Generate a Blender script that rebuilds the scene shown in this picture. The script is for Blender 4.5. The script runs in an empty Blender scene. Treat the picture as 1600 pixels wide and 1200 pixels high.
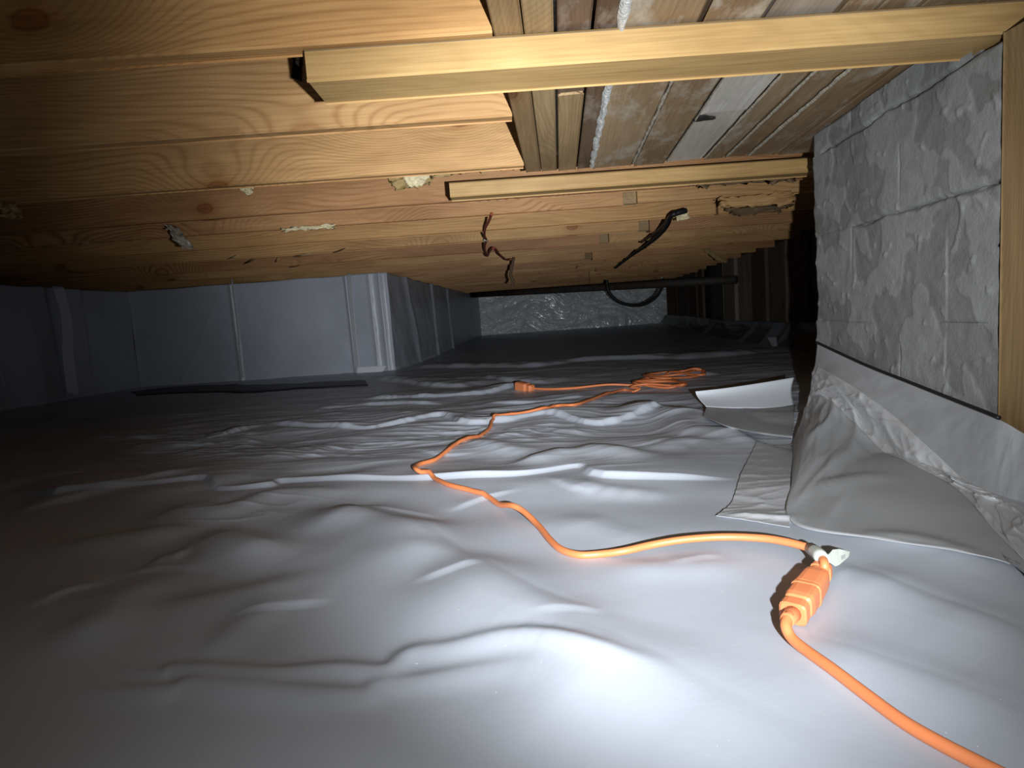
import bpy, bmesh, math, random
import numpy as np
from mathutils import Vector, Matrix, noise as mnoise

# ------------------------------------------------------------------ camera, world, light, exposure
scn = bpy.context.scene
C = scn.collection
FPX = 950.0
PITCH = math.atan(99.5 / 950.0)
ROLL = math.radians(4.0)
CAM = Vector((0, 0, 0.30))
SK = 82.1 * math.cos(PITCH) / 950.0          # the depth direction of the house runs along (SK, 1)
R0 = Vector((1, 0, 0))
FW = Vector((0, math.cos(PITCH), -math.sin(PITCH)))
UP0 = Vector((0, math.sin(PITCH), math.cos(PITCH)))
CR = R0 * math.cos(ROLL) - UP0 * math.sin(ROLL)
CU = R0 * math.sin(ROLL) + UP0 * math.cos(ROLL)

cam_d = bpy.data.cameras.new('camera')
cam = bpy.data.objects.new('camera', cam_d)
C.objects.link(cam)
M = Matrix.Identity(4)
for i in range(3):
    M[i][0] = CR[i]; M[i][1] = CU[i]; M[i][2] = -FW[i]; M[i][3] = CAM[i]
cam.matrix_world = M
cam_d.sensor_width = 36.0
cam_d.lens = FPX / 1600.0 * 36.0
cam_d.clip_start = 0.02
cam_d.clip_end = 100
scn.camera = cam

world = bpy.data.worlds.new('world')
scn.world = world
world.use_nodes = True
world.node_tree.nodes['Background'].inputs[0].default_value = (0.5, 0.6, 0.8, 1)
world.node_tree.nodes['Background'].inputs[1].default_value = 0.002

scn.view_settings.view_transform = 'Standard'
scn.view_settings.look = 'None'
scn.view_settings.gamma = 1.0
scn.view_settings.use_curve_mapping = False
scn.view_settings.exposure = 0.0


def ray(x, y):
    return CR * (x - 800) + CU * (600 - y) + FW * FPX


def at_z(x, y, z):
    d = ray(x, y); t = (z - CAM.z) / d.z
    return CAM + d * t


def at_v(x, y, v):
    d = ray(x, y)
    return CAM + d * (v / d.y)


def at_u(x, y, u):
    d = ray(x, y)
    t = u / (d.x - SK * d.y)
    return CAM + d * t


def P(u, v, z):
    return Vector((u + SK * v, v, z))


# hand torch held just right of and below the camera: a wide spill and a strong middle beam
LT = Vector((0.10, -0.03, 0.262))


def torch(name, watts, size, px, py):
    ld = bpy.data.lights.new(name, 'SPOT')
    ld.energy = watts
    ld.color = (0.93, 0.97, 1.0)
    ld.spot_size = math.radians(size)
    ld.spot_blend = 1.0
    ld.shadow_soft_size = 0.007
    lo = bpy.data.objects.new(name, ld)
    C.objects.link(lo)
    lo.location = LT
    lo.rotation_euler = (at_v(px, py, 6.0) - LT).to_track_quat('-Z', 'Y').to_euler()


torch('torch_spill', 9.5, 144, 930, 560)
torch('torch_beam', 95, 86, 860, 420)
torch('torch_core', 110, 50, 720, 445)

random.seed(7)
rng = np.random.RandomState(11)


# ------------------------------------------------------------------ materials
def new_mat(name):
    m = bpy.data.materials.new(name)
    m.use_nodes = True
    nt = m.node_tree
    return m, nt, nt.nodes['Principled BSDF']


def N(nt, t, **kw):
    n = nt.nodes.new(t)
    for k, v in kw.items():
        setattr(n, k, v)
    return n


def mapped(nt, scale, coord='Object', rnd=True):
    tc = N(nt, 'ShaderNodeTexCoord')
    mp = N(nt, 'ShaderNodeMapping')
    mp.inputs['Scale'].default_value = scale
    nt.links.new(tc.outputs[coord], mp.inputs['Vector'])
    if rnd:
        oi = N(nt, 'ShaderNodeObjectInfo')
        mul = N(nt, 'ShaderNodeMath', operation='MULTIPLY'); mul.inputs[1].default_value = 37.0
        nt.links.new(oi.outputs['Random'], mul.inputs[0])
        cb = N(nt, 'ShaderNodeCombineXYZ')
        for i in range(3):
            nt.links.new(mul.outputs[0], cb.inputs[i])
        nt.links.new(cb.outputs[0], mp.inputs['Location'])
    return mp.outputs[0]


def noise_n(nt, vec, scale, detail=4, rough=0.55, dist=0.0):
    n = N(nt, 'ShaderNodeTexNoise')
    n.inputs['Scale'].default_value = scale
    n.inputs['Detail'].default_value = detail
    n.inputs['Roughness'].default_value = rough
    n.inputs['Distortion'].default_value = dist
    nt.links.new(vec, n.inputs['Vector'])
    return n.outputs['Fac']


def ramp(nt, fac, stops):
    r = N(nt, 'ShaderNodeValToRGB')
    e = r.color_ramp.elements
    e[0].position = stops[0][0]; e[0].color = (*stops[0][1], 1)
    e[1].position = stops[-1][0]; e[1].color = (*stops[-1][1], 1)
    for p, c in stops[1:-1]:
        q = e.new(p); q.color = (*c, 1)
    nt.links.new(fac, r.inputs[0])
    return r.outputs[0]


def mixc(nt, a, b, fac, mode='MIX'):
    m = N(nt, 'ShaderNodeMix', data_type='RGBA', blend_type=mode)
    if isinstance(fac, float):
        m.inputs[0].default_value = fac
    else:
        nt.links.new(fac, m.inputs[0])
    for s, v in ((6, a), (7, b)):
        if isinstance(v, tuple):
            m.inputs[s].default_value = (*v, 1)
        else:
            nt.links.new(v, m.inputs[s])
    return m.outputs[2]


def bump(nt, b, h, strength, dist, prev=None):
    n = N(nt, 'ShaderNodeBump')
    n.inputs['Strength'].default_value = strength
    n.inputs['Distance'].default_value = dist
    nt.links.new(h, n.inputs['Height'])
    if prev is not None:
        nt.links.new(prev, n.inputs['Normal'])
    nt.links.new(n.outputs[0], b.inputs['Normal'])
    return n.outputs[0]


def plastic_mat(name, col, rough, b1=0.25, b1s=60, spec=0.5, crinkle=0.0, crs=9, coat=0.0):
    m, nt, b = new_mat(name)
    v = mapped(nt, (1, 1, 1), rnd=False)
    big = noise_n(nt, v, 2.2, 3)
    c = ramp(nt, big, [(0.3, tuple(x * 0.9 for x in col)), (0.7, tuple(min(1, x * 1.06) for x in col))])
    spk = noise_n(nt, v, 420, 1, 0.4)
    sp = ramp(nt, spk, [(0.0, (0, 0, 0)), (0.795, (0, 0, 0)), (0.82, (1, 1, 1))])
    c = mixc(nt, c, (0.9, 0.9, 0.88), sp)
    nt.links.new(c, b.inputs['Base Color'])
    b.inputs['Roughness'].default_value = rough
    b.inputs['Specular IOR Level'].default_value = spec
    b.inputs['Coat Weight'].default_value = coat
    b.inputs['Coat Roughness'].default_value = 0.12
    n1 = noise_n(nt, v, b1s, 3, 0.6)
    p = bump(nt, b, n1, b1, 0.002)
    if crinkle > 0:
        n2 = noise_n(nt, v, crs, 5, 0.55, 1.6)
        p = bump(nt, b, n2, crinkle, 0.03, p)
    return m


def wood_mat(name, light, dark, grain=0.6, rough=0.6, dirt=None, ring=55.0, knots=True, spec=0.35, bands=1.0):
    m, nt, b = new_mat(name)
    v = mapped(nt, (1.3, 6, 6))
    warp = noise_n(nt, v, 1.0, 1, 0.4, 0.2)
    tc = mapped(nt, (1, 1, 1))
    sep = N(nt, 'ShaderNodeSeparateXYZ'); nt.links.new(tc, sep.inputs[0])
    # cathedral rings: bands across the board bent by the noise
    add = N(nt, 'ShaderNodeMath', operation='ADD')
    nt.links.new(sep.outputs[2], add.inputs[0]); nt.links.new(sep.outputs[1], add.inputs[1])
    m1 = N(nt, 'ShaderNodeMath', operation='MULTIPLY'); m1.inputs[1].default_value = ring * 8.0
    nt.links.new(add.outputs[0], m1.inputs[0])
    m2 = N(nt, 'ShaderNodeMath', operation='MULTIPLY'); m2.inputs[1].default_value = 110.0
    nt.links.new(warp, m2.inputs[0])
    a2 = N(nt, 'ShaderNodeMath', operation='ADD')
    nt.links.new(m1.outputs[0], a2.inputs[0]); nt.links.new(m2.outputs[0], a2.inputs[1])
    last = a2.outputs[0]
    if knots:
        kv = N(nt, 'ShaderNodeTexVoronoi', voronoi_dimensions='2D'); kv.inputs['Scale'].default_value = 1.0
        kcb = N(nt, 'ShaderNodeCombineXYZ'); kx = N(nt, 'ShaderNodeMath', operation='MULTIPLY'); kx.inputs[1].default_value = 1.55
        ky = N(nt, 'ShaderNodeMath', operation='MULTIPLY'); ky.inputs[1].default_value = 2.7
        nt.links.new(sep.outputs[0], kx.inputs[0]); nt.links.new(add.outputs[0], ky.inputs[0])
        nt.links.new(kx.outputs[0], kcb.inputs[0]); nt.links.new(ky.outputs[0], kcb.inputs[1])
        nt.links.new(kcb.outputs[0], kv.inputs['Vector'])
        kd = N(nt, 'ShaderNodeMapRange'); kd.inputs[1].default_value = 0.0; kd.inputs[2].default_value = 0.40
        kd.inputs[3].default_value = 60.0; kd.inputs[4].default_value = 0.0; kd.interpolation_type = 'SMOOTHSTEP'
        nt.links.new(kv.outputs['Distance'], kd.inputs[0])
        a3 = N(nt, 'ShaderNodeMath', operation='ADD')
        nt.links.new(last, a3.inputs[0]); nt.links.new(kd.outputs[0], a3.inputs[1]); last = a3.outputs[0]
    sn = N(nt, 'ShaderNodeMath', operation='SINE'); nt.links.new(last, sn.inputs[0])
    fac = N(nt, 'ShaderNodeMapRange'); fac.inputs[1].default_value = -1; fac.inputs[2].default_value = 1
    nt.links.new(sn.outputs[0], fac.inputs[0])
    pw = N(nt, 'ShaderNodeMath', operation='POWER'); pw.inputs[1].default_value = 3.0
    nt.links.new(fac.outputs[0], pw.inputs[0])
    vis = noise_n(nt, mapped(nt, (1.2, 4, 4)), 1.0, 2)
    vr = ramp(nt, vis, [(0.38, (0.12,) * 3), (0.58, (grain,) * 3)])
    mm = N(nt, 'ShaderNodeMath', operation='MULTIPLY'); nt.links.new(pw.outputs[0], mm.inputs[0]); nt.links.new(vr, mm.inputs[1])
    c = mixc(nt, light, dark, mm.outputs[0])
    fine = noise_n(nt, mapped(nt, (6, 190, 190)), 1.0, 3)
    fr = ramp(nt, fine, [(0.3, (0.80, 0.78, 0.74)), (0.7, (1.06, 1.05, 1.04))])
    c = mixc(nt, c, fr, 1.0, 'MULTIPLY')
    blot = noise_n(nt, mapped(nt, (2.2, 7, 7)), 1.0, 4)
    br = ramp(nt, blot, [(0.3, (0.66, 0.58, 0.50)), (0.62, (1.08, 1.08, 1.08))])
    c = mixc(nt, c, br, 0.8, 'MULTIPLY')
    if knots:
        kr = ramp(nt, kv.outputs['Distance'], [(0.0, (0.45, 0.27, 0.16)), (0.030, (0.62, 0.40, 0.25)), (0.036, (0.40, 0.22, 0.12)), (0.05, (0.85, 0.75, 0.65)), (0.10, (1, 1, 1))])
        c = mixc(nt, c, kr, 0.85, 'MULTIPLY')
    oi = N(nt, 'ShaderNodeObjectInfo')
    vr2 = ramp(nt, oi.outputs['Random'], [(0.0, (0.86, 0.80, 0.74)), (0.5, (1, 1, 1)), (1.0, (1.06, 1.0, 0.9))])
    c = mixc(nt, c, vr2, 1.0, 'MULTIPLY')
    if dirt:
        dn = noise_n(nt, mapped(nt, (7, 16, 16)), 1.0, 6, 0.7)
        dr = ramp(nt, dn, [(0.5, (0, 0, 0)), (0.66, (1, 1, 1))])
        c = mixc(nt, c, dirt, dr)
    nt.links.new(c, b.inputs['Base Color'])
    b.inputs['Roughness'].default_value = rough
    b.inputs['Specular IOR Level'].default_value = spec
    bump(nt, b, fine, 0.25, 0.0015)
    return m


def plain_mat(name, col, rough=0.6, nscale=30, var=0.15, bmp=0.2, bd=0.002, spec=0.4):
    m, nt, b = new_mat(name)
    v = mapped(nt, (1, 1, 1))
    n1 = noise_n(nt, v, nscale, 4)
    c = ramp(nt, n1, [(0.3, tuple(x * (1 - var) for x in col)), (0.7, tuple(min(1, x * (1 + var)) for x in col))])
    nt.links.new(c, b.inputs['Base Color'])
    b.inputs['Roughness'].default_value = rough
    b.inputs['Specular IOR Level'].default_value = spec
    bump(nt, b, n1, bmp, bd)
    return m


M_SHEET = plastic_mat('white_vapour_sheet', (0.465, 0.50, 0.565), 0.40, 0.12, 45, 0.5)
M_WALLSHEET = plastic_mat('wall_vapour_sheet', (0.50, 0.53, 0.61), 0.38, 0.2, 30, 0.55)
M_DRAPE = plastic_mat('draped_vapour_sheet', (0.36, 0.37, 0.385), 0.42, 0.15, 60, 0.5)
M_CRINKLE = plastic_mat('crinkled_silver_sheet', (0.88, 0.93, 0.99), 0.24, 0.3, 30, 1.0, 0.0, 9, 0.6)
M_TAPE = plastic_mat('seam_tape', (0.46, 0.475, 0.50), 0.22, 0.3, 90, 0.7)
M_TAPEC = plastic_mat('crumpled_seam_tape', (0.50, 0.515, 0.535), 0.22, 0.3, 90, 0.8)
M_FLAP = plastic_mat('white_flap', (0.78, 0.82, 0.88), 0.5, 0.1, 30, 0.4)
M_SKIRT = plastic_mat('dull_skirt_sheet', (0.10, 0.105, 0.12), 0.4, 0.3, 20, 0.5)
M_JOIST = wood_mat('fir_joist', (0.53, 0.325, 0.145), (0.33, 0.165, 0.06), 0.6)
M_JOIST2 = wood_mat('red_fir_joist', (0.50, 0.285, 0.135), (0.26, 0.11, 0.045), 0.8)
M_YEL = wood_mat('yellow_batten', (0.47, 0.315, 0.135), (0.38, 0.235, 0.085), 0.3, 0.5, ring=35, knots=False)
M_HEAD = wood_mat('grey_tan_board', (0.33, 0.235, 0.125), (0.22, 0.145, 0.07), 0.5, 0.7)
M_PLANK = wood_mat('stained_plank', (0.30, 0.22, 0.135), (0.20, 0.14, 0.08), 0.5, 0.75, (0.37, 0.32, 0.25))
M_PLANKD = wood_mat('dark_plank', (0.13, 0.085, 0.055), (0.075, 0.045, 0.03), 0.4, 0.75, (0.24, 0.19, 0.15))
M_PLANKW = wood_mat('whitewashed_plank', (0.58, 0.57, 0.54), (0.46, 0.44, 0.40), 0.3, 0.7, (0.42, 0.40, 0.35), knots=False)
M_PLANKG = wood_mat('grey_plank', (0.34, 0.30, 0.26), (0.25, 0.21, 0.17), 0.3, 0.7, knots=False)
M_POST = wood_mat('brown_post', (0.24, 0.165, 0.08), (0.17, 0.11, 0.05), 0.45, 0.7, ring=30)
M_OLD = wood_mat('old_dark_board', (0.145, 0.115, 0.088), (0.08, 0.062, 0.045), 0.5, 0.85)
M_SUB = wood_mat('subfloor_board', (0.36, 0.22, 0.11), (0.22, 0.12, 0.05), 0.5, 0.75)
M_MORTAR = plain_mat('pale_mortar_crust', (0.55, 0.55, 0.53), 0.9, 160, 0.3, 0.8, 0.004)
M_MORTARD = plain_mat('tan_mortar_crust', (0.36, 0.32, 0.25), 0.9, 120, 0.3, 0.8, 0.003)
M_ORANGE = plain_mat('orange_cable', (0.74, 0.23, 0.085), 0.42, 8, 0.08, 0.05, 0.001, 0.5)
M_PLUG = plain_mat('orange_plug', (0.72, 0.23, 0.09), 0.45, 20, 0.1, 0.1, 0.001, 0.5)
M_WHITE = plain_mat('white_tag', (0.50, 0.52, 0.47), 0.5, 60, 0.12, 0.1, 0.001)
M_GREYP = plain_mat('grey_print', (0.33, 0.35, 0.33), 0.6, 60, 0.12, 0.1, 0.001)
M_BLACK = plain_mat('black_rubber', (0.012, 0.012, 0.013), 0.5, 20, 0.2, 0.1)
M_PIPE = plain_mat('dark_drain_pipe', (0.065, 0.055, 0.045), 0.6, 14, 0.3, 0.1)
M_REDW = plain_mat('red_brown_wire', (0.33, 0.07, 0.04), 0.5, 20, 0.2, 0.05)
M_BROWNW = plain_mat('brown_wire', (0.11, 0.065, 0.038), 0.6, 20, 0.2, 0.05)
M_KRAFT = plain_mat('kraft_paper', (0.34, 0.24, 0.10), 0.75, 30, 0.25, 0.2)
M_KRAFTD = plain_mat('dark_kraft_paper', (0.15, 0.095, 0.05), 0.8, 30, 0.3, 0.2)
M_CREAM = plain_mat('cream_paper', (0.60, 0.52, 0.33), 0.6, 30, 0.15, 0.2)
M_CLEAR = plain_mat('cloudy_scrap', (0.30, 0.26, 0.20), 0.3, 50, 0.4, 0.3)
M_DIRT = plain_mat('dark_soil', (0.02, 0.019, 0.018), 0.9, 12, 0.4, 0.5, 0.01)
M_KNOT_SHADE = plain_mat('black_knot_and_shade', (0.012, 0.010, 0.008), 0.9, 60, 0.3, 0.5)  # for the knot hole and the painted batten shadow


def block_mat():
    m, nt, b = new_mat('parged_block')
    v = mapped(nt, (1, 1, 1), 'Object', False)
    at = N(nt, 'ShaderNodeAttribute'); at.attribute_name = 'patch'
    n1 = noise_n(nt, v, 34, 6, 0.65)
    n2 = noise_n(nt, v, 7, 4, 0.6)
    base = ramp(nt, n1, [(0.3, (0.19, 0.192, 0.187)), (0.7, (0.24, 0.242, 0.237))])
    light = ramp(nt, n1, [(0.25, (0.245, 0.25, 0.248)), (0.7, (0.30, 0.305, 0.302))])
    c = mixc(nt, base, light, at.outputs['Fac'])
    # thin vertical white drips
    dv = mapped(nt, (26, 26, 1.6), 'Object', False)
    dn = noise_n(nt, dv, 1.0, 2, 0.4)
    dr = ramp(nt, dn, [(0.0, (0, 0, 0)), (0.70, (0, 0, 0)), (0.74, (0.5, 0.5, 0.5))])
    c = mixc(nt, c, (0.52, 0.53, 0.53), dr)
    bl = ramp(nt, n2, [(0.3, (0.86, 0.86, 0.85)), (0.7, (1.05, 1.05, 1.05))])
    c = mixc(nt, c, bl, 1.0, 'MULTIPLY')
    nt.links.new(c, b.inputs['Base Color'])
    b.inputs['Roughness'].default_value = 0.95
    b.inputs['Specular IOR Level'].default_value = 0.15
    n3 = noise_n(nt, v, 150, 5, 0.7)
    bump(nt, b, n3, 0.5, 0.003)
    return m


M_BLOCK = block_mat()


# ------------------------------------------------------------------ object helpers
def link(name, me, mat=None, parent=None, smooth=False):
    o = bpy.data.objects.new(name, me)
    C.objects.link(o)
    if mat:
        me.materials.append(mat)
    if parent:
        o.parent = parent
    if smooth:
        me.polygons.foreach_set('use_smooth', [True] * len(me.polygons))
    return o


def tag(o, label=None, cat=None, group=None, kind=None):
    if label: o['label'] = label
    if cat: o['category'] = cat
    if group: o['group'] = group
    if kind: o['kind'] = kind
    return o


def empty(name, loc=(0, 0, 0)):
    o = bpy.data.objects.new(name, None)
    o.location = loc
    o.empty_display_size = 0.05
    C.objects.link(o)
    return o


def pydata(name, vs, fs, mat=None, parent=None, smooth=False, off=(0, 0, 0)):
    me = bpy.data.meshes.new(name)
    off = Vector(off)
    me.from_pydata([tuple(Vector(v) - off) for v in vs], [], fs)
    me.update()
    return link(name, me, mat, parent, smooth)


def grid_mesh(name, X, Y, Z, mat, parent=None, off=(0, 0, 0), patch=None, thick=0.0, flip=False):
    """X,Y,Z 2-D arrays -> one smooth sheet"""
    n, m = X.shape
    co = np.stack([X - off[0], Y - off[1], Z - off[2]], -1).reshape(-1, 3).astype(np.float32)
    i = np.arange(n - 1)[:, None] * m + np.arange(m - 1)[None, :]
    q = np.stack([i, i + 1, i + m + 1, i + m], -1).reshape(-1, 4)
    if flip:
        q = q[:, ::-1]
    me = bpy.data.meshes.new(name)
    me.vertices.add(len(co)); me.vertices.foreach_set('co', co.ravel())
    me.loops.add(q.size); me.loops.foreach_set('vertex_index', q.ravel().astype(np.int32))
    me.polygons.add(len(q))
    me.polygons.foreach_set('loop_start', (np.arange(len(q)) * 4).astype(np.int32))
    me.polygons.foreach_set('use_smooth', np.ones(len(q), dtype=bool))
    me.update(calc_edges=True)
    me.validate()
    if patch is not None:
        a = me.attributes.new('patch', 'FLOAT', 'POINT')
        a.data.foreach_set('value', patch.ravel().astype(np.float32))
    o = link(name, me, mat, parent)
    if thick > 0:
        s = o.modifiers.new('thickness', 'SOLIDIFY'); s.thickness = thick; s.offset = 0
    return o


def board(name, a, b, w, t, mat, parent=None, up=Vector((0, 0, 1)), bev=0.002, jig=0.0):
    """a beam from a to b; local x = its length, y = width w, z = thickness t (z stays towards up)"""
    a = Vector(a); b = Vector(b)
    x = (b - a); L = x.length; x.normalize()
    y = up.cross(x).normalized()
    z = x.cross(y).normalized()
    bm = bmesh.new()
    nseg = max(1, min(5, int(L / 0.6)))
    rings = []
    for i in range(nseg + 1):
        px = -L / 2 + L * i / nseg
        jy = random.uniform(-jig, jig); jz = random.uniform(-jig, jig)
        r = []
        for sy, sz in ((-1, -1), (1, -1), (1, 1), (-1, 1)):
            for k in ((1, 0), (0, 1)) if sy * sz > 0 else ((0, 1), (1, 0)):
                r.append(bm.verts.new((px, sy * (w / 2 - k[0] * bev) + jy, sz * (t / 2 - k[1] * bev) + jz)))
        rings.append(r)
    for i in range(nseg):
        for k in range(8):
            bm.faces.new((rings[i][k], rings[i][(k + 1) % 8], rings[i + 1][(k + 1) % 8], rings[i + 1][k]))
    bm.faces.new(rings[0][::-1]); bm.faces.new(rings[-1])
    bmesh.ops.recalc_face_normals(bm, faces=bm.faces)
    me = bpy.data.meshes.new(name); bm.to_mesh(me); bm.free()
    o = link(name, me, mat)
    Mx = Matrix.Identity(4)
    c = (a + b) / 2
    for i in range(3):
        Mx[i][0] = x[i]; Mx[i][1] = y[i]; Mx[i][2] = z[i]; Mx[i][3] = c[i]
    if parent:
        o.parent = parent
        o.matrix_local = Matrix.Translation(-Vector(parent.location)) @ Mx
    else:
        o.matrix_world = Mx
    return o


def catmull(pts, n=8):
    pts = [Vector(p) for p in pts]
    out = []
    for i in range(len(pts) - 1):
        p0 = pts[max(0, i - 1)]; p1 = pts[i]; p2 = pts[i + 1]; p3 = pts[min(len(pts) - 1, i + 2)]
        for k in range(n):
            t = k / n
            out.append(0.5 * ((2 * p1) + (p2 - p0) * t + (2 * p0 - 5 * p1 + 4 * p2 - p3) * t * t + (3 * p1 - p0 - 3 * p2 + p3) * t ** 3))
    out.append(pts[-1])
    return out


def tube(name, pts, r, mat, parent=None, sides=10, off=(0, 0, 0)):
    pts = [Vector(p) - Vector(off) for p in pts]
    rr = r if isinstance(r, (list, tuple)) else [r] * len(pts)
    vs, fs = [], []
    nrm = Vector((0, 0, 1))
    for i, p in enumerate(pts):
        t = (pts[min(i + 1, len(pts) - 1)] - pts[max(i - 1, 0)])
        if t.length < 1e-9: t = Vector((1, 0, 0))
        t.normalize()
        s = t.cross(nrm)
        if s.length < 1e-4: s = t.cross(Vector((0, 1, 0)))
        s.normalize(); nn = s.cross(t).normalized(); nrm = nn
        for k in range(sides):
            a = 2 * math.pi * k / sides
            vs.append(p + (s * math.cos(a) + nn * math.sin(a)) * rr[i])
    for i in range(len(pts) - 1):
        for k in range(sides):
            k2 = (k + 1) % sides
            fs.append((i * sides + k, i * sides + k2, (i + 1) * sides + k2, (i + 1) * sides + k))
    fs.append(tuple(range(sides))[::-1]); fs.append(tuple(range((len(pts) - 1) * sides, len(pts) * sides)))
    return pydata(name, vs, fs, mat, parent, True)


# ------------------------------------------------------------------ noise (numpy)
LAT = rng.rand(256, 256) * 2 * math.pi
GX, GY = np.cos(LAT), np.sin(LAT)


def vnoise(x, y, seed=0):
    """gradient noise, roughly -0.5..0.5"""
    x = np.asarray(x, float); y = np.asarray(y, float)
    x, y = 0.8 * x - 0.6 * y + seed * 17.13, 0.6 * x + 0.8 * y + seed * 9.71
    x, y = np.broadcast_arrays(x, y)
    xi = np.floor(x).astype(int); yi = np.floor(y).astype(int)
    fx = x - xi; fy = y - yi
    sx = fx * fx * fx * (fx * (fx * 6 - 15) + 10); sy = fy * fy * fy * (fy * (fy * 6 - 15) + 10)

    def g(i, j):
        return GX[(xi + i) % 256, (yi + j) % 256] * (fx - i) + GY[(xi + i) % 256, (yi + j) % 256] * (fy - j)
    a, b, c, d = g(0, 0), g(1, 0), g(0, 1), g(1, 1)
    return 0.75 * ((a * (1 - sx) + b * sx) * (1 - sy) + (c * (1 - sx) + d * sx) * sy)


def fbm(x, y, seed=0, o=4, g=0.5):
    s = 0; a = 1
    for k in range(o):
        s = s + a * vnoise(x * 2 ** k, y * 2 ** k, seed + k * 3); a *= g
    return s


def ridged(x, y, seed=0, o=3):
    s = 0; a = 1
    for k in range(o):
        s = s + a * (1 - np.abs(vnoise(x * 2 ** k, y * 2 ** k, seed + 5 * k)) * 5).clip(0, 1) ** 2; a *= 0.5
    return s


def sstep(a, b, x):
    t = np.clip((x - a) / (b - a), 0, 1)
    return t * t * (3 - 2 * t)


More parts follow.
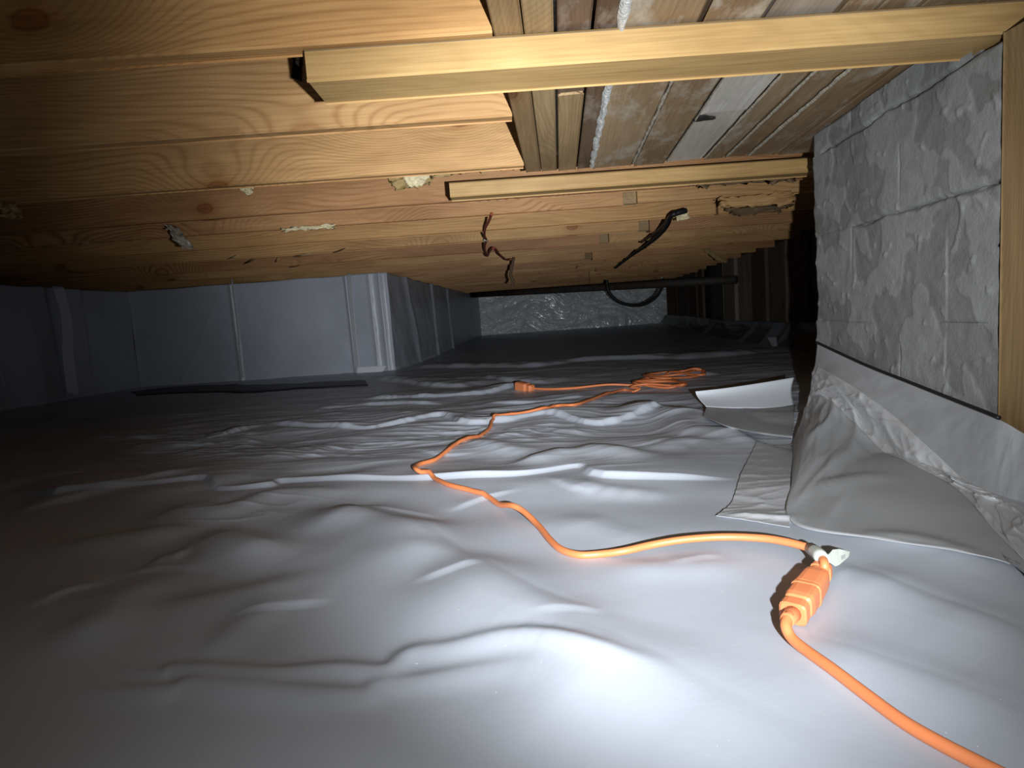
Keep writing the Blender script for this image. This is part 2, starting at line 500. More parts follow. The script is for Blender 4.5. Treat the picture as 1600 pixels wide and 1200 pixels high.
# ------------------------------------------------------------------ ground relief
# (photo points of each crease, amplitude m, width towards the viewer m, width away m)
CREASES = [
    # long overlap fold across the middle
    ([(10, 764), (80, 776), (118, 774), (310, 751), (345, 766), (420, 762), (450, 750), (650, 749), (800, 743), (905, 729), (945, 747), (1160, 749)], 0.010, 0.014, 0.16),
    ([(0, 800), (110, 780), (240, 752), (330, 735)], 0.010, 0.02, 0.10),
    # folds behind the first
    ([(415, 663), (560, 672), (600, 668), (690, 652), (735, 665), (850, 650), (935, 660), (1050, 638)], 0.014, 0.014, 0.16),
    ([(300, 690), (350, 683), (420, 664)], 0.010, 0.012, 0.12),
    ([(130, 688), (250, 684), (320, 684)], 0.006, 0.01, 0.1),
    ([(0, 662), (100, 655), (200, 660)], 0.005, 0.01, 0.1),
    ([(560, 625), (680, 622), (760, 615), (830, 600)], 0.016, 0.015, 0.15),
    ([(480, 640), (600, 632), (700, 632)], 0.010, 0.012, 0.15),
    ([(760, 632), (830, 630), (900, 621), (930, 622)], 0.010, 0.012, 0.12),
    ([(755, 589), (800, 596), (870, 599)], 0.014, 0.02, 0.2),
    ([(650, 576), (740, 576), (850, 573), (920, 565), (1100, 560), (1180, 553)], 0.028, 0.03, 0.35),
    ([(580, 592), (640, 598), (680, 604), (745, 605)], 0.018, 0.02, 0.2),
    ([(740, 541), (790, 541)], 0.02, 0.03, 0.2),
    ([(1000, 590), (1110, 586), (1140, 584)], 0.012, 0.02, 0.2),
    # ridges left and right of the first cord bend
    ([(1150, 690), (1060, 662), (1030, 643), (960, 655)], 0.016, 0.05, 0.06),
    ([(1240, 692), (1190, 686), (1120, 660), (1085, 640)], 0.022, 0.09, 0.03),
    ([(880, 700), (930, 704), (1010, 720)], 0.014, 0.05, 0.05),
    ([(800, 728), (905, 703)], 0.010, 0.04, 0.03),
    ([(1010, 705), (1080, 688), (1150, 700)], 0.012, 0.05, 0.04),
    ([(620, 700), (700, 690), (780, 700), (850, 715)], 0.007, 0.03, 0.04),
    ([(905, 745), (930, 765), (1070, 775)], 0.007, 0.03, 0.03),
    # soft swells of the near ground: bright towards the viewer, dark behind
    ([(250, 790), (340, 800), (440, 775), (560, 772)], 0.012, 0.05, 0.035),
    ([(60, 850), (220, 838), (330, 828)], 0.010, 0.05, 0.03),
    ([(330, 828), (400, 852), (470, 868)], 0.016, 0.07, 0.03),
    ([(470, 800), (590, 815), (680, 860), (780, 920), (880, 960), (1010, 985)], 0.026, 0.10, 0.05),
    ([(880, 800), (960, 830), (1050, 850)], 0.007, 0.06, 0.03),
    ([(600, 868), (700, 880), (800, 905)], 0.004, 0.03, 0.03),
    ([(230, 880), (300, 870)], 0.005, 0.02, 0.02),
    ([(200, 960), (330, 935), (440, 915), (510, 905)], 0.007, 0.05, 0.025),
    ([(60, 1040), (180, 960), (230, 900)], 0.008, 0.04, 0.04),
    ([(330, 1030), (380, 975), (450, 960)], 0.004, 0.03, 0.02),
    ([(820, 1000), (950, 1030), (1080, 1090), (1200, 1150), (1330, 1190)], 0.015, 0.12, 0.06),
    ([(930, 890), (1050, 885), (1180, 880)], 0.005, 0.03, 0.025),
    ([(1330, 890), (1430, 930), (1600, 985)], 0.013, 0.10, 0.035),
    ([(1260, 1000), (1400, 1050), (1600, 1120)], 0.006, 0.08, 0.03),
    # crisp creases at the bottom
    ([(150, 1042), (250, 1050), (265, 1044), (310, 1045), (420, 1053), (520, 1048), (600, 1052), (640, 1030), (700, 1026), (820, 1018), (960, 1045), (1080, 1060)], 0.0050, 0.016, 0.012),
    ([(90, 1072), (250, 1078), (300, 1070), (420, 1082), (560, 1088), (600, 1075), (760, 1055), (900, 1062)], 0.0040, 0.018, 0.012),
    # small crisp wrinkles
    ([(690, 800), (750, 778), (820, 762)], 0.003, 0.014, 0.03),
    ([(855, 745), (890, 762), (935, 772)], 0.004, 0.014, 0.03),
    ([(345, 968), (420, 952), (530, 940)], 0.003, 0.014, 0.03),
    ([(640, 925), (700, 915), (760, 892)], 0.003, 0.014, 0.03),
    ([(1040, 884), (1090, 872), (1140, 868)], 0.0025, 0.014, 0.03),
    ([(560, 790), (640, 800), (700, 812)], 0.003, 0.015, 0.04),
    ([(180, 900), (260, 890), (330, 896)], 0.003, 0.015, 0.03),
    ([(40, 960), (110, 925), (180, 915)], 0.003, 0.015, 0.03),
    ([(960, 700), (1030, 690), (1080, 672)], 0.003, 0.014, 0.04),
    ([(640, 700), (690, 712), (760, 706)], 0.004, 0.014, 0.04),
    ([(760, 690), (800, 680), (850, 684)], 0.004, 0.014, 0.04),
    ([(440, 720), (520, 712), (600, 716)], 0.004, 0.014, 0.04),
    ([(820, 985), (880, 968), (960, 962)], 0.002, 0.014, 0.02),
    ([(1290, 820), (1200, 812), (1120, 806)], 0.004, 0.010, 0.02),
    ([(1300, 846), (1430, 850), (1600, 905)], 0.006, 0.03, 0.02),
    ([(1250, 770), (1340, 752), (1420, 752)], 0.006, 0.03, 0.02),
]
_segs = []
for pts, A, wf, wb in CREASES:
    w = [at_z(x, y, 0.0) for x, y in pts]
    w = catmull(w, 5) if len(w) > 2 else w
    _segs.append((np.array([(p.x, p.y) for p in w]), A, wf, wb))


def ground(x, y):
    """height of the sheet over the soil"""
    x = np.asarray(x, float); y = np.asarray(y, float)
    u = x - SK * y
    z = 0.10 * sstep(4.8, 9.2, y)
    # sags: by the chimney corner, in front of the white flap
    z = z - 0.035 * np.exp(-(((u - 0.50) / 0.22) ** 2 + ((y - 1.45) / 0.22) ** 2))
    fade = 1 - sstep(2.5, 6, y) * 0.2
    wx = x + 0.16 * vnoise(x * 2.2, y * 2.2, 40); wy = y + 0.16 * vnoise(x * 2.2, y * 2.2, 41)
    calm = 1 - 0.55 * sstep(1.5, 3.0, y)
    z = z + 0.022 * calm * vnoise(wx * 3.0 + wy * 0.8, wy * 4.5, 1) * (0.55 + 0.45 * sstep(0.8, 1.6, y))
    z = z + 0.009 * calm * vnoise(wx * 6 + wy * 2, wy * 8 - wx * 2, 2) * (0.15 + 0.85 * sstep(0.8, 1.5, y))
    # oblique tension wrinkles
    mask = sstep(0.02, 0.28, vnoise(x * 2.3, y * 2.3, 9))
    z = z + 0.0045 * ridged(wx * 4 - wy * 2, wy * 14 + wx * 4, 12, 2) * mask * sstep(0.85, 1.3, y) * calm
    mask2 = sstep(1.0, 2.0, y)
    z = z + 0.0045 * calm * ridged(wx * 2.0, wy * 8, 22, 2) * mask2 * fade
    for pts, A, wf, wb in _segs:
        L = np.linalg.norm(np.diff(pts, axis=0), axis=1); cum = np.concatenate([[0], np.cumsum(L)]); tot = cum[-1]
        R = 3 * max(wf, wb)
        sel = (x > pts[:, 0].min() - R) & (x < pts[:, 0].max() + R) & (y > pts[:, 1].min() - R) & (y < pts[:, 1].max() + R)
        if not sel.any():
            continue
        xs = x[sel]; ys = y[sel]
        soft = wf > 0.02; h2 = (0.55 * max(wf, wb)) ** 2
        sw = np.zeros(xs.shape) + 1e-200; sd = np.zeros(xs.shape); ss_ = np.zeros(xs.shape); sb = np.zeros(xs.shape)
        best = np.full(xs.shape, 1e9); bs = np.zeros(xs.shape); bside = np.zeros(xs.shape)
        for i in range(len(pts) - 1):
            d = pts[i + 1] - pts[i]; l2 = (d ** 2).sum() + 1e-12
            t = np.clip(((xs - pts[i, 0]) * d[0] + (ys - pts[i, 1]) * d[1]) / l2, 0, 1)
            cx = pts[i, 0] + t * d[0]; cy = pts[i, 1] + t * d[1]
            dd = (xs - cx) ** 2 + (ys - cy) ** 2
            # side: away from the viewer is positive
            nx, ny = -d[1], d[0]
            if nx * pts[i, 0] + ny * pts[i, 1] < 0: nx, ny = -nx, -ny
            side = ((xs - cx) * nx + (ys - cy) * ny) / math.sqrt(l2)
            if soft:
                k_ = np.exp(-dd / h2) * L[i]
                sw += k_; sd += k_ * dd; ss_ += k_ * side; sb += k_ * (cum[i] + t * L[i])
                continue
            m = dd < best
            best = np.where(m, dd, best); bs = np.where(m, cum[i] + t * L[i], bs); bside = np.where(m, side, bside)
        if soft:
            best = sd / sw; bs = sb / sw; bside = ss_ / sw
        dist = np.sqrt(best)
        var = 1 + 0.8 * vnoise(xs * 7, ys * 7, 60)
        mixw = sstep(-0.4 * wf, 0.4 * wb, bside) if soft else (bside >= 0)
        w = (wf + (wb - wf) * mixw) * (0.6 + 0.4 * var)
        tp = min(0.35 * tot, 0.12)
        taper = sstep(0, 1, bs / tp) * sstep(0, 1, (tot - bs) / tp)
        prof = np.exp(-(dist / w) ** 2)
        if wf < 0.016:
            prof = np.where(bside < 0, np.clip(1 - dist / wf, 0, 1) ** 1.3, np.exp(-(dist / wb) ** 1.5))
        out = np.zeros(x.shape); out[sel] = A * prof * taper * var
        z = z + out
    return z


def gz(x, y):
    return float(ground(np.array([x]), np.array([y]))[0])


def on_ground(px, py, lift=0.0, it=6):
    z = 0.0
    for _ in range(it):
        p = at_z(px, py, z + lift)
        z = gz(p.x, p.y)
    p = at_z(px, py, z + lift)
    return p


H = 0.70
_a = at_z(604, 425, H); _b = at_z(200, 455, H)
# underside of the joists (camera is at 0.30)
U_L, U_R, U_IN, V_JUT, V_BACK = _b.x - SK * _b.y, 1.58, _a.x - SK * _a.y, _a.y, 9.25
V_JL = _b.y
print('JUT', U_L, V_JL, U_IN, V_JUT)


def umin(v):
    far = np.where(v < V_JUT + 0.02, U_L - 0.05, U_L - 0.05 + (U_IN - U_L) * sstep(V_JUT + 0.02, V_JUT + 0.5, v))
    return np.maximum(-1.2 * v - 0.45, far)


NV, NU = 1000, 880
_l = np.linspace(math.log(0.17), math.log(9.35), 4000)
_d = np.cumsum(0.8 + 1.6 * np.exp(-((_l - 0.25) / 0.55) ** 2)); _d = (_d - _d[0]) / (_d[-1] - _d[0])
vv = np.exp(np.interp(np.linspace(0, 1, NV), _d, _l))
tt = np.linspace(0, 1, NU)
VV = np.repeat(vv[:, None], NU, 1)
lo_u = umin(vv)[:, None]; hi_u = np.minimum(1.0 * vv + 0.45, U_R + 0.03)[:, None]
UU = lo_u + (hi_u - lo_u) * tt[None, :]
XX = UU + SK * VV
ZZ = ground(XX, VV)
floor = grid_mesh('floor', XX, VV, ZZ, M_SHEET)
tag(floor, kind='structure', label='grey-white plastic vapour barrier sheet spread wrinkled over the crawl space ground')

# soil under the sheet
tag(pydata('ground', [P(-4.5, -1.5, -0.12), P(3.2, -1.5, -0.12), P(3.2, 10, -0.12), P(-4.5, 10, -0.12),
                      P(-4.5, -1.5, -0.16), P(3.2, -1.5, -0.16), P(3.2, 10, -0.16), P(-4.5, 10, -0.16)],
           [(0, 1, 2, 3), (7, 6, 5, 4), (0, 4, 5, 1), (1, 5, 6, 2), (2, 6, 7, 3), (3, 7, 4, 0)], M_DIRT), kind='structure')


# ------------------------------------------------------------------ walls under plastic
def wall_sheet(name, plan, zt, zb, mat, folds, nt=90, ns=420, amp=0.012, seed=3, label=None, top_wave=0.012, cr=0.0, crs=5.0):
    """vertical sheet along a plan polyline [(u,v)..]; folds = (s, width, amp, lean)"""
    pts = [P(u, v, 0) for u, v in plan]
    L = [0]
    for i in range(len(pts) - 1): L.append(L[-1] + (pts[i + 1] - pts[i]).length)
    s = np.linspace(0, L[-1], ns)
    px = np.interp(s, L, [p.x for p in pts]); py = np.interp(s, L, [p.y for p in pts])
    dx = np.gradient(px); dy = np.gradient(py); ln = np.hypot(dx, dy); nx = dy / ln; ny = -dx / ln
    k = np.ones(9) / 9
    nx = np.convolve(np.pad(nx, 4, 'edge'), k, 'valid'); ny = np.convolve(np.pad(ny, 4, 'edge'), k, 'valid')
    T = np.linspace(0, 1, nt)[:, None]; S = s[None, :] + 0 * T
    d = amp * fbm(S * 1.6, T * 1.2 + 0 * S, seed, 3) + amp * 0.5 * fbm(S * 5 + T * 2, T * 2.5 + S, seed + 4, 3)
    if cr:
        wS = S + 0.5 * fbm(S * 1.3, T * 1.5, seed + 30, 2); wT = T + 0.6 * fbm(S * 1.1, T * 1.2, seed + 40, 2)
        d = d + cr * (ridged(wS * crs - wT * 0.5, wT * 2.6 + wS * 0.5, seed + 9, 4) - 0.6)
    for fs, fw, fa, lean in folds:
        q = (S - fs - lean * (1 - T)) / fw
        d = d + fa * np.clip(1 - np.abs(q), 0, 1) ** 1.5
    bot = sstep(0.0, 0.12, T)
    d = d + 0.03 * (1 - bot)           # the foot of the sheet kicks out
    Z = zb + (zt - zb) * T + top_wave * vnoise(S * 3, T * 0, seed + 7) * sstep(0.85, 1, T)
    X = px[None, :] + nx[None, :] * d; Y = py[None, :] + ny[None, :] * d
    o = grid_mesh(name, X, Y, Z, mat, thick=0.002)
    tag(o, kind='structure', label=label)
    return o, L


def s_at(plan_a, x, y, v):
    """distance along a facing wall (v const, starting left at U_L)"""
    p = at_v(x, y, v)
    return p.x - (U_L + SK * v)


JF = []
for x, y, fw, fa in ((365, 500, 0.030, 0.013), (200, 520, 0.05, 0.01), (190, 520, 0.02, 0.01), (548, 500, 0.025, 0.018), (600, 500, 0.035, 0.016), (584, 500, 0.03, 0.01)):
    JF.append((s_at(None, x, y, (V_JL + V_JUT) / 2), fw, fa, 0.01))
wall_sheet('wall_jut', [(U_L, V_JL), (U_IN, V_JUT)], H - 0.005, -0.08, M_WALLSHEET, JF, seed=3,
           label='foundation wall jutting in at left, covered with white plastic sheet')
wall_sheet('wall_left', [(U_L, -0.9), (U_L, V_JL)], H - 0.005, -0.08, M_WALLSHEET,
           [(4.60, 0.10, 0.045, 0.05), (4.9, 0.05, 0.02, 0.0), (4.2, 0.1, 0.02, 0.1)], seed=13, label='left foundation wall covered with plastic sheet, in shadow')
wall_sheet('wall_inner', [(U_IN, V_JUT), (U_IN, V_BACK)], H - 0.005, -0.05, M_WALLSHEET,
           [(0.5, 0.10, 0.02, 0.3), (1.5, 0.05, 0.02, 0.05), (2.3, 0.05, 0.02, 0.05)],
           seed=23, amp=0.015, label='side of the jutting wall running back, under plastic')
wall_sheet('wall_back', [(U_IN - 0.03, V_BACK), (U_R + 0.05, V_BACK)], H - 0.01, 0.0, M_CRINKLE, [], seed=33, amp=0.03, cr=0.045, crs=1.5,
           nt=140, ns=520, label='far foundation wall under crinkled shiny silver-white plastic')

# taped fold on the left wall and added strips drawing the lit folds of the jut
def strip_on(name, px_l, px_r, plane, mat, label, cat, lift=0.004, thick=0.001, n=14, group=None, wav=0.0):
    """tape strip between two photo edge lists, placed on a plane function"""
    A = catmull([plane(x, y) for x, y in px_l], 6); B = catmull([plane(x, y) for x, y in px_r], 6)
    A = np.array([tuple(p) for p in A]); B = np.array([tuple(p) for p in B])
    t = np.linspace(0, 1, n)[None, :, None]
    G = A[:, None, :] * (1 - t) + B[:, None, :] * t
    G[:, :, 1] -= lift
    if wav: G[:, :, 1] += wav * fbm(G[:, :, 0] * 30, G[:, :, 2] * 20, 5, 2)
    c = G.reshape(-1, 3).mean(0)
    o = grid_mesh(name, G[:, :, 0], G[:, :, 1], G[:, :, 2], mat, off=c, thick=thick)
    o.location = c
    return tag(o, label, cat, group)


strip_on('seam_tape', [(543, 428), (549, 500), (557, 585)], [(549, 428), (555, 500), (563, 585)], lambda x, y: at_v(x, y, V_JUT - 0.01), M_TAPE,
         'narrow added strip drawing the bright lit fold of the plastic wall just left of its corner', 'tape', lift=0.012)
strip_on('seam_tape', [(557, 573), (557, 588)], [(604, 571), (598, 582)], lambda x, y: at_v(x, y, V_JUT - 0.02), M_FLAP,
         'short pale tape patch at the foot of the plastic wall near its corner', 'tape', lift=0.01)
strip_on('seam_tape', [(82, 447), (96, 500), (98, 560), (105, 615)], [(100, 448), (113, 500), (116, 560), (124, 618)], lambda x, y: at_u(x, y, U_L + 0.085), M_FLAP,
         'wide pale vertical tape on the shadowed plastic wall at far left', 'tape', lift=0.0, wav=0.01)
strip_on('seam_tape', [(362, 437), (370, 500), (376, 565), (380, 590)], [(365, 437), (373, 500), (379, 565), (382, 590)], lambda x, y: at_v(x, y, (V_JL + V_JUT) / 2), M_TAPE,
         'thin added strip drawing the light vertical crease in the middle of the plastic wall', 'tape', lift=0.015)

# right wall: old upright boards above a plastic skirt
wr = empty('wall_right', P(U_R, 5, 0)); tag(wr, kind='structure', label='right crawl space wall of old dark upright boards above a dull plastic skirt')
bounds = [1041, 1057, 1075, 1089, 1098, 1129, 1149, 1172, 1197, 1227, 1261, 1300, 1345, 1400]
vb = [at_u(x, 480, U_R).y for x in bounds] + [1.9, 1.55]
for i in range(len(vb) - 1):
    v0, v1 = vb[i], vb[i + 1]
    vc = (v0 + v1) / 2; w = abs(v0 - v1) - 0.035
    off = random.uniform(-0.015, 0.015) + (0.0 if i != 4 else 0.05)
    zb = 0.11 + 0.05 * float(sstep(5, 9, vc))
    board('board', P(U_R + 0.03 + off, vc, zb), P(U_R + 0.03 + off, vc, H + 0.02), w, 0.03, M_OLD if i not in (5, 6) else M_PLANKG, wr,
          up=Vector((1, -SK, 0)).normalized(), bev=0.004)
pydata('backing', [P(U_R + 0.07, 1.2, -0.1), P(U_R + 0.07, V_BACK + 0.1, -0.1), P(U_R + 0.07, V_BACK + 0.1, H + 0.2), P(U_R + 0.07, 1.2, H + 0.2),
                   P(U_R + 0.11, 1.2, -0.1), P(U_R + 0.11, V_BACK + 0.1, -0.1), P(U_R + 0.11, V_BACK + 0.1, H + 0.2), P(U_R + 0.11, 1.2, H + 0.2)],
       [(0, 1, 2, 3), (7, 6, 5, 4), (0, 3, 7, 4), (1, 5, 6, 2), (2, 6, 7, 3), (0, 4, 5, 1)], M_PIPE, wr, off=wr.location)
# skirt
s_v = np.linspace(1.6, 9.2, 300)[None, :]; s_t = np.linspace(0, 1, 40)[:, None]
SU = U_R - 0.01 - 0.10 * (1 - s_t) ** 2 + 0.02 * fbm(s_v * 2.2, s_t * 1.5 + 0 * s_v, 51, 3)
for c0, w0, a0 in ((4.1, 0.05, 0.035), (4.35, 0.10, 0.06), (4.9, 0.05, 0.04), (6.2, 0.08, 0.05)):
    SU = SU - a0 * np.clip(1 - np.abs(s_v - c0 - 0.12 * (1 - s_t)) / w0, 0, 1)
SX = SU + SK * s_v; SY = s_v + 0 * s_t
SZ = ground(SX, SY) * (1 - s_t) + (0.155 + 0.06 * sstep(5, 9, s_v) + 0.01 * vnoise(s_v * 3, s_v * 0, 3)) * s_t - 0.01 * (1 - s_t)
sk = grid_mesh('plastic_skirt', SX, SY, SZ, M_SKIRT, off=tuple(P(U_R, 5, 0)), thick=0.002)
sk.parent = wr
pt = pydata('plastic_patch', [at_u(1199, 527, U_R - 0.12), at_u(1213, 527, U_R - 0.12), at_u(1216, 556, U_R - 0.14), at_u(1214, 561, U_R - 0.14),
                              at_u(1199, 527, U_R - 0.118), at_u(1213, 527, U_R - 0.118), at_u(1216, 556, U_R - 0.138), at_u(1214, 561, U_R - 0.138)],
            [(0, 1, 2, 3), (7, 6, 5, 4), (0, 4, 5, 1), (1, 5, 6, 2), (2, 6, 7, 3), (3, 7, 4, 0)], M_TAPE, wr, off=wr.location)
pt['label'] = 'pale wedge of sheet'

# ------------------------------------------------------------------ ceiling: subfloor, joists, header, form planks
ceil = empty('ceiling', P(0, 4, H)); tag(ceil, kind='structure', label='wooden ceiling of the crawl space: joists with subfloor boards above')
JH, JT = 0.19, 0.038
sub = []
for i in range(24):
    u0 = -4.2 + i * 0.27
    board('subfloor_board', P(u0, -0.5 if u0 < -0.2 else 1.72, H + JH + 0.012), P(u0, V_BACK + 0.1, H + JH + 0.012), 0.262, 0.022, M_SUB, ceil, bev=0.001)


def joist(ua, ub, v, mat, dz=0.0, h=JH, dy=0.0, t=JT):
    return board('joist', P(ua, v, 0) * 1 + Vector((0, JT / 2, H + h / 2 + dz)), P(ub, v, 0) + Vector((0, JT / 2 + dy, H + h / 2 + dz)), JT * t / JT, h, mat, ceil, bev=0.003, jig=0.0015)


def vj(x, y):
    return at_z(x, y, H).y


U_H = -0.070
joist(-4.3, U_H, vj(600, 62), M_JOIST)
joist(-4.3, U_H, vj(700, 188), M_JOIST)
joist(-4.3, U_H, vj(700, 266), M_JOIST)
v3 = vj(700, 316)
joist(-4.3, U_R, v3, M_JOIST2, dz=0.0)
lines = [338, 364, 382, 397, 409, 420]
vs_ = [vj(700, y) for y in lines]
while vs_[-1] < V_BACK - 0.5:
    vs_.append(vs_[-1] + 0.41)
splice_px = {0: 975, 1: 1120, 2: 1000, 3: 938, 4: 1010, 5: 915, 6: 945, 7: 900, 8: 930}
GREYB = []
for i, v in enumerate(vs_):
    xs = splice_px.get(i, 920)
    yref = lines[i] if i < len(lines) else 430
    us = at_v(xs, yref, v); us = us.x - SK * v
    gap = 0.055 if i in (0, 2, 3, 5) else 0.01
    dzl = (i % 3 - 1) * 0.004
    joist(-4.3, us, v, M_JOIST if i % 3 else M_JOIST2, dzl)
    joist(us + gap, U_R + 0.0, v + (0.0 if i % 2 else 0.012), M_JOIST if (i + 1) % 3 else M_JOIST2, -dzl - 0.002)
    board('block', P(us - 0.02, v + 0.05, H + 0.09), P(us + gap + 0.03, v + 0.05, H + 0.09), 0.03, 0.17, M_HEAD, ceil)

# doubled header running back at the joist ends
vend = vj(846, 266) + 0.02
for k, (ua, m) in enumerate(((U_H + 0.022, M_HEAD), (U_H + 0.065, M_HEAD))):
    board('header_board', P(ua, -0.3, H + 0.1), P(ua, vend, H + 0.1), 0.041, 0.20, m, ceil, bev=0.002)

# form planks beside the header, edges read at the far batten and at the near batten
PL = [((872, 264), (901, 262), M_HEAD), ((902, 262), (923, 260), M_PLANKD), ((926, 260), (988, 256), M_PLANK), ((991, 256), (1040, 252), M_PLANK),
      ((1043, 252), (1101, 247), M_PLANKW), ((1104, 247), (1135, 244), M_PLANK), ((1137, 244), (1170, 242), M_PLANK), ((1172, 242), (1222, 238), M_PLANK), ((1224, 238), (1290, 232), M_PLANK)]
VPL = at_z(1000, 255, H).y + 0.03
plank_u = []
for (a, b, m) in PL:
    pa = at_z(a[0], a[1], H); pb = at_z(b[0], b[1], H)
    ua = pa.x - SK * pa.y; ub = pb.x - SK * pb.y
    plank_u.append((ua, ub))
    uc = (ua + ub) / 2; w = ub - ua - 0.003
    dz = random.uniform(0, 0.005)
    if m is M_PLANKW:
        vs1 = at_z(1130, 178, H).y
        o = board('plank', P(uc, 0.975, H + 0.012 + dz), P(uc, vs1 - 0.002, H + 0.012 + dz), w, 0.024, M_PLANKW, ceil, jig=0.0006)
        o['label'] = 'whitewashed plank'
        o = board('plank', P(uc, vs1, H + 0.014 + dz), P(uc, VPL, H + 0.014 + dz), w, 0.024, M_PLANKW, ceil, jig=0.0006)
        o['label'] = 'whitewashed plank'
        board('plank', P(uc, -0.3, H + 0.014 + dz), P(uc, 0.972, H + 0.014 + dz), w, 0.024, M_PLANKG, ceil, jig=0.0006)
    elif a[0] == 872:
        vs1 = at_z(888, 150, H).y
        o = board('plank', P(uc, -0.3, H + 0.016), P(uc, vs1 - 0.002, H + 0.016), w, 0.024, M_PLANKD, ceil)
        board('plank', P(uc, vs1, H + 0.012), P(uc, VPL, H + 0.012), w, 0.024, M_HEAD, ceil)
    else:
        board('plank', P(uc, -0.3, H + 0.012 + dz), P(uc, VPL, H + 0.012 + dz), w, 0.024, m, ceil, jig=0.0008)
# slab of hearth concrete above the planks
pydata('hearth_slab', [P(-0.02, -0.4, H + 0.045), P(1.5, -0.4, H + 0.045), P(1.5, VPL, H + 0.045), P(-0.02, VPL, H + 0.045),
                       P(-0.02, -0.4, H + 0.15), P(1.5, -0.4, H + 0.15), P(1.5, VPL, H + 0.15), P(-0.02, VPL, H + 0.15)],
       [(3, 2, 1, 0), (4, 5, 6, 7), (0, 1, 5, 4), (1, 2, 6, 5), (2, 3, 7, 6), (3, 0, 4, 7)], M_MORTAR, ceil, off=ceil.location)


def crust(u, va, vb_, w, seed, th=0.0012, mat=None):
    n = 120; v = np.linspace(va, vb_, n)
    wl = w * (0.35 + 0.9 * (fbm(v * 22, v * 0, seed, 4) + 0.5).clip(0.05, 1.5)); wr_ = w * (0.35 + 0.9 * (fbm(v * 22, v * 0 + 3, seed + 5, 4) + 0.5).clip(0.05, 1.5))
    t = np.linspace(0, 1, 6)[:, None]
    U = (u - wl)[None, :] * (1 - t) + (u + wr_)[None, :] * t
    Zc = H - 0.0005 - th * np.sin(np.pi * t) * (0.4 + 1.2 * (fbm(v * 50, v * 0, seed + 2, 2) + 0.5).clip(0, 1))[None, :] + 0.003 * (1 - np.sin(np.pi * t))
    V = np.repeat(v[None, :], 6, 0)
    lc = ceil.location
    grid_mesh('mortar_seam', U + SK * V, V, Zc, mat or M_MORTARD, ceil, off=tuple(lc))


crust(plank_u[2][0] - 0.002, 0.0, VPL - 0.03, 0.009, 3, 0.005, M_MORTAR)
crust(plank_u[3][0] - 0.003, 0.96, VPL - 0.03, 0.004, 13)
crust(plank_u[4][1] + 0.003, 0.96, VPL - 0.03, 0.003, 23)
crust(plank_u[6][0], 0.96, VPL - 0.03, 0.004, 33)
crust(plank_u[7][0], 0.96, VPL - 0.03, 0.006, 43)
crust(plank_u[4][0] - 0.001, 0.96, VPL - 0.03, 0.002, 53)

# knot hole in the white plank
kc = at_z(1100, 186, H)
vs = []
for k in range(14):
    a = 2 * math.pi * k / 14
    rr = 0.013 * (1 + 0.35 * math.sin(3 * a + 1))
    vs.append((kc.x + rr * 1.5 * math.cos(a), kc.y + rr * math.sin(a), H - 0.001))
vs += [(x, y, H + 0.004) for x, y, z in vs]
kf = [tuple(range(14))[::-1], tuple(range(14, 28))] + [(k, (k + 1) % 14, 14 + (k + 1) % 14, 14 + k) for k in range(14)]
pydata('knot_hole', vs, kf, M_KNOT_SHADE, ceil, off=ceil.location)

# ------------------------------------------------------------------ flat battens nailed under the framing, and the post
b1a = at_z(475, 76, H); b1n = b1a.y
bz = H - 0.0225
b1 = board('batten', P(0, 0, 0) + Vector((at_z(474, 76, H).x, b1n + 0.048, bz)), Vector((1.05, b1n + 0.048, bz)), 0.096, 0.045, M_YEL, bev=0.003)
tag(b1, 'long yellow two-by-four batten nearest the viewer, under joists and planks', 'batten')
b2y = at_z(702, 283, H).y + 0.005
b2 = board('batten', Vector((at_z(701, 283, H).x, b2y + 0.035, bz)), Vector((P(0.78, b2y, 0).x, b2y + 0.035, bz)), 0.065, 0.041, M_YEL, bev=0.003)
tag(b2, 'shorter yellow batten farther back, ending at the chimney corner', 'batten')
M_YELG = wood_mat('weathered_batten_underside', (0.29, 0.255, 0.205), (0.22, 0.185, 0.14), 0.35, 0.65, ring=35, knots=False)
for b_ in (b1, b2):
    b_.data.materials.append(M_YELG)
    for p_ in b_.data.polygons:
        if p_.normal.z < -0.9: p_.material_index = 1
pl_ = at_v(1563, 300, 0.902)
U_P = pl_.x - SK * pl_.y
post = board('post', Vector((pl_.x + 0.042, 0.857, 0.0)), Vector((pl_.x + 0.042, 0.857, H - 0.0455)), 0.088, 0.088, M_POST, up=Vector((0, 1, 0)), bev=0.003)
tag(post, 'brown upright wooden post beside the block chimney at the right edge', 'post')

# ------------------------------------------------------------------ chimney of parged blocks
UC = 0.652
VC0, VC1 = 0.905, 1.55
chim = empty('block_chimney', P(UC + 0.3, 1.25, 0)); tag(chim, 'grey concrete block chimney base smeared with mortar, right of the planks', 'chimney')
co_ = chim.location
VN = 0.968
pydata('mortar_core', [P(a_, b_, c_) for c_ in (-0.1, 0.652) for a_, b_ in ((UC + 0.012, VC0 + 0.003), (UC + 0.75, VC0 + 0.003), (UC + 0.75, VN), (UC + 0.012, VN))],
       [(3, 2, 1, 0), (4, 5, 6, 7), (0, 1, 5, 4), (1, 2, 6, 5), (2, 3, 7, 6), (3, 0, 4, 7)], M_BLOCK, chim, off=co_)
core = [P(UC + 0.012, VN, -0.1), P(UC + 0.75, VN, -0.1), P(UC + 0.75, VC1 - 0.012, -0.1), P(UC + 0.012, VC1 - 0.012, -0.1)]
core += [Vector((p.x, p.y, H - 0.001)) for p in core]
pydata('mortar_core', core, [(3, 2, 1, 0), (4, 5, 6, 7), (0, 1, 5, 4), (1, 2, 6, 5), (2, 3, 7, 6), (3, 0, 4, 7)], M_BLOCK, chim, off=co_)

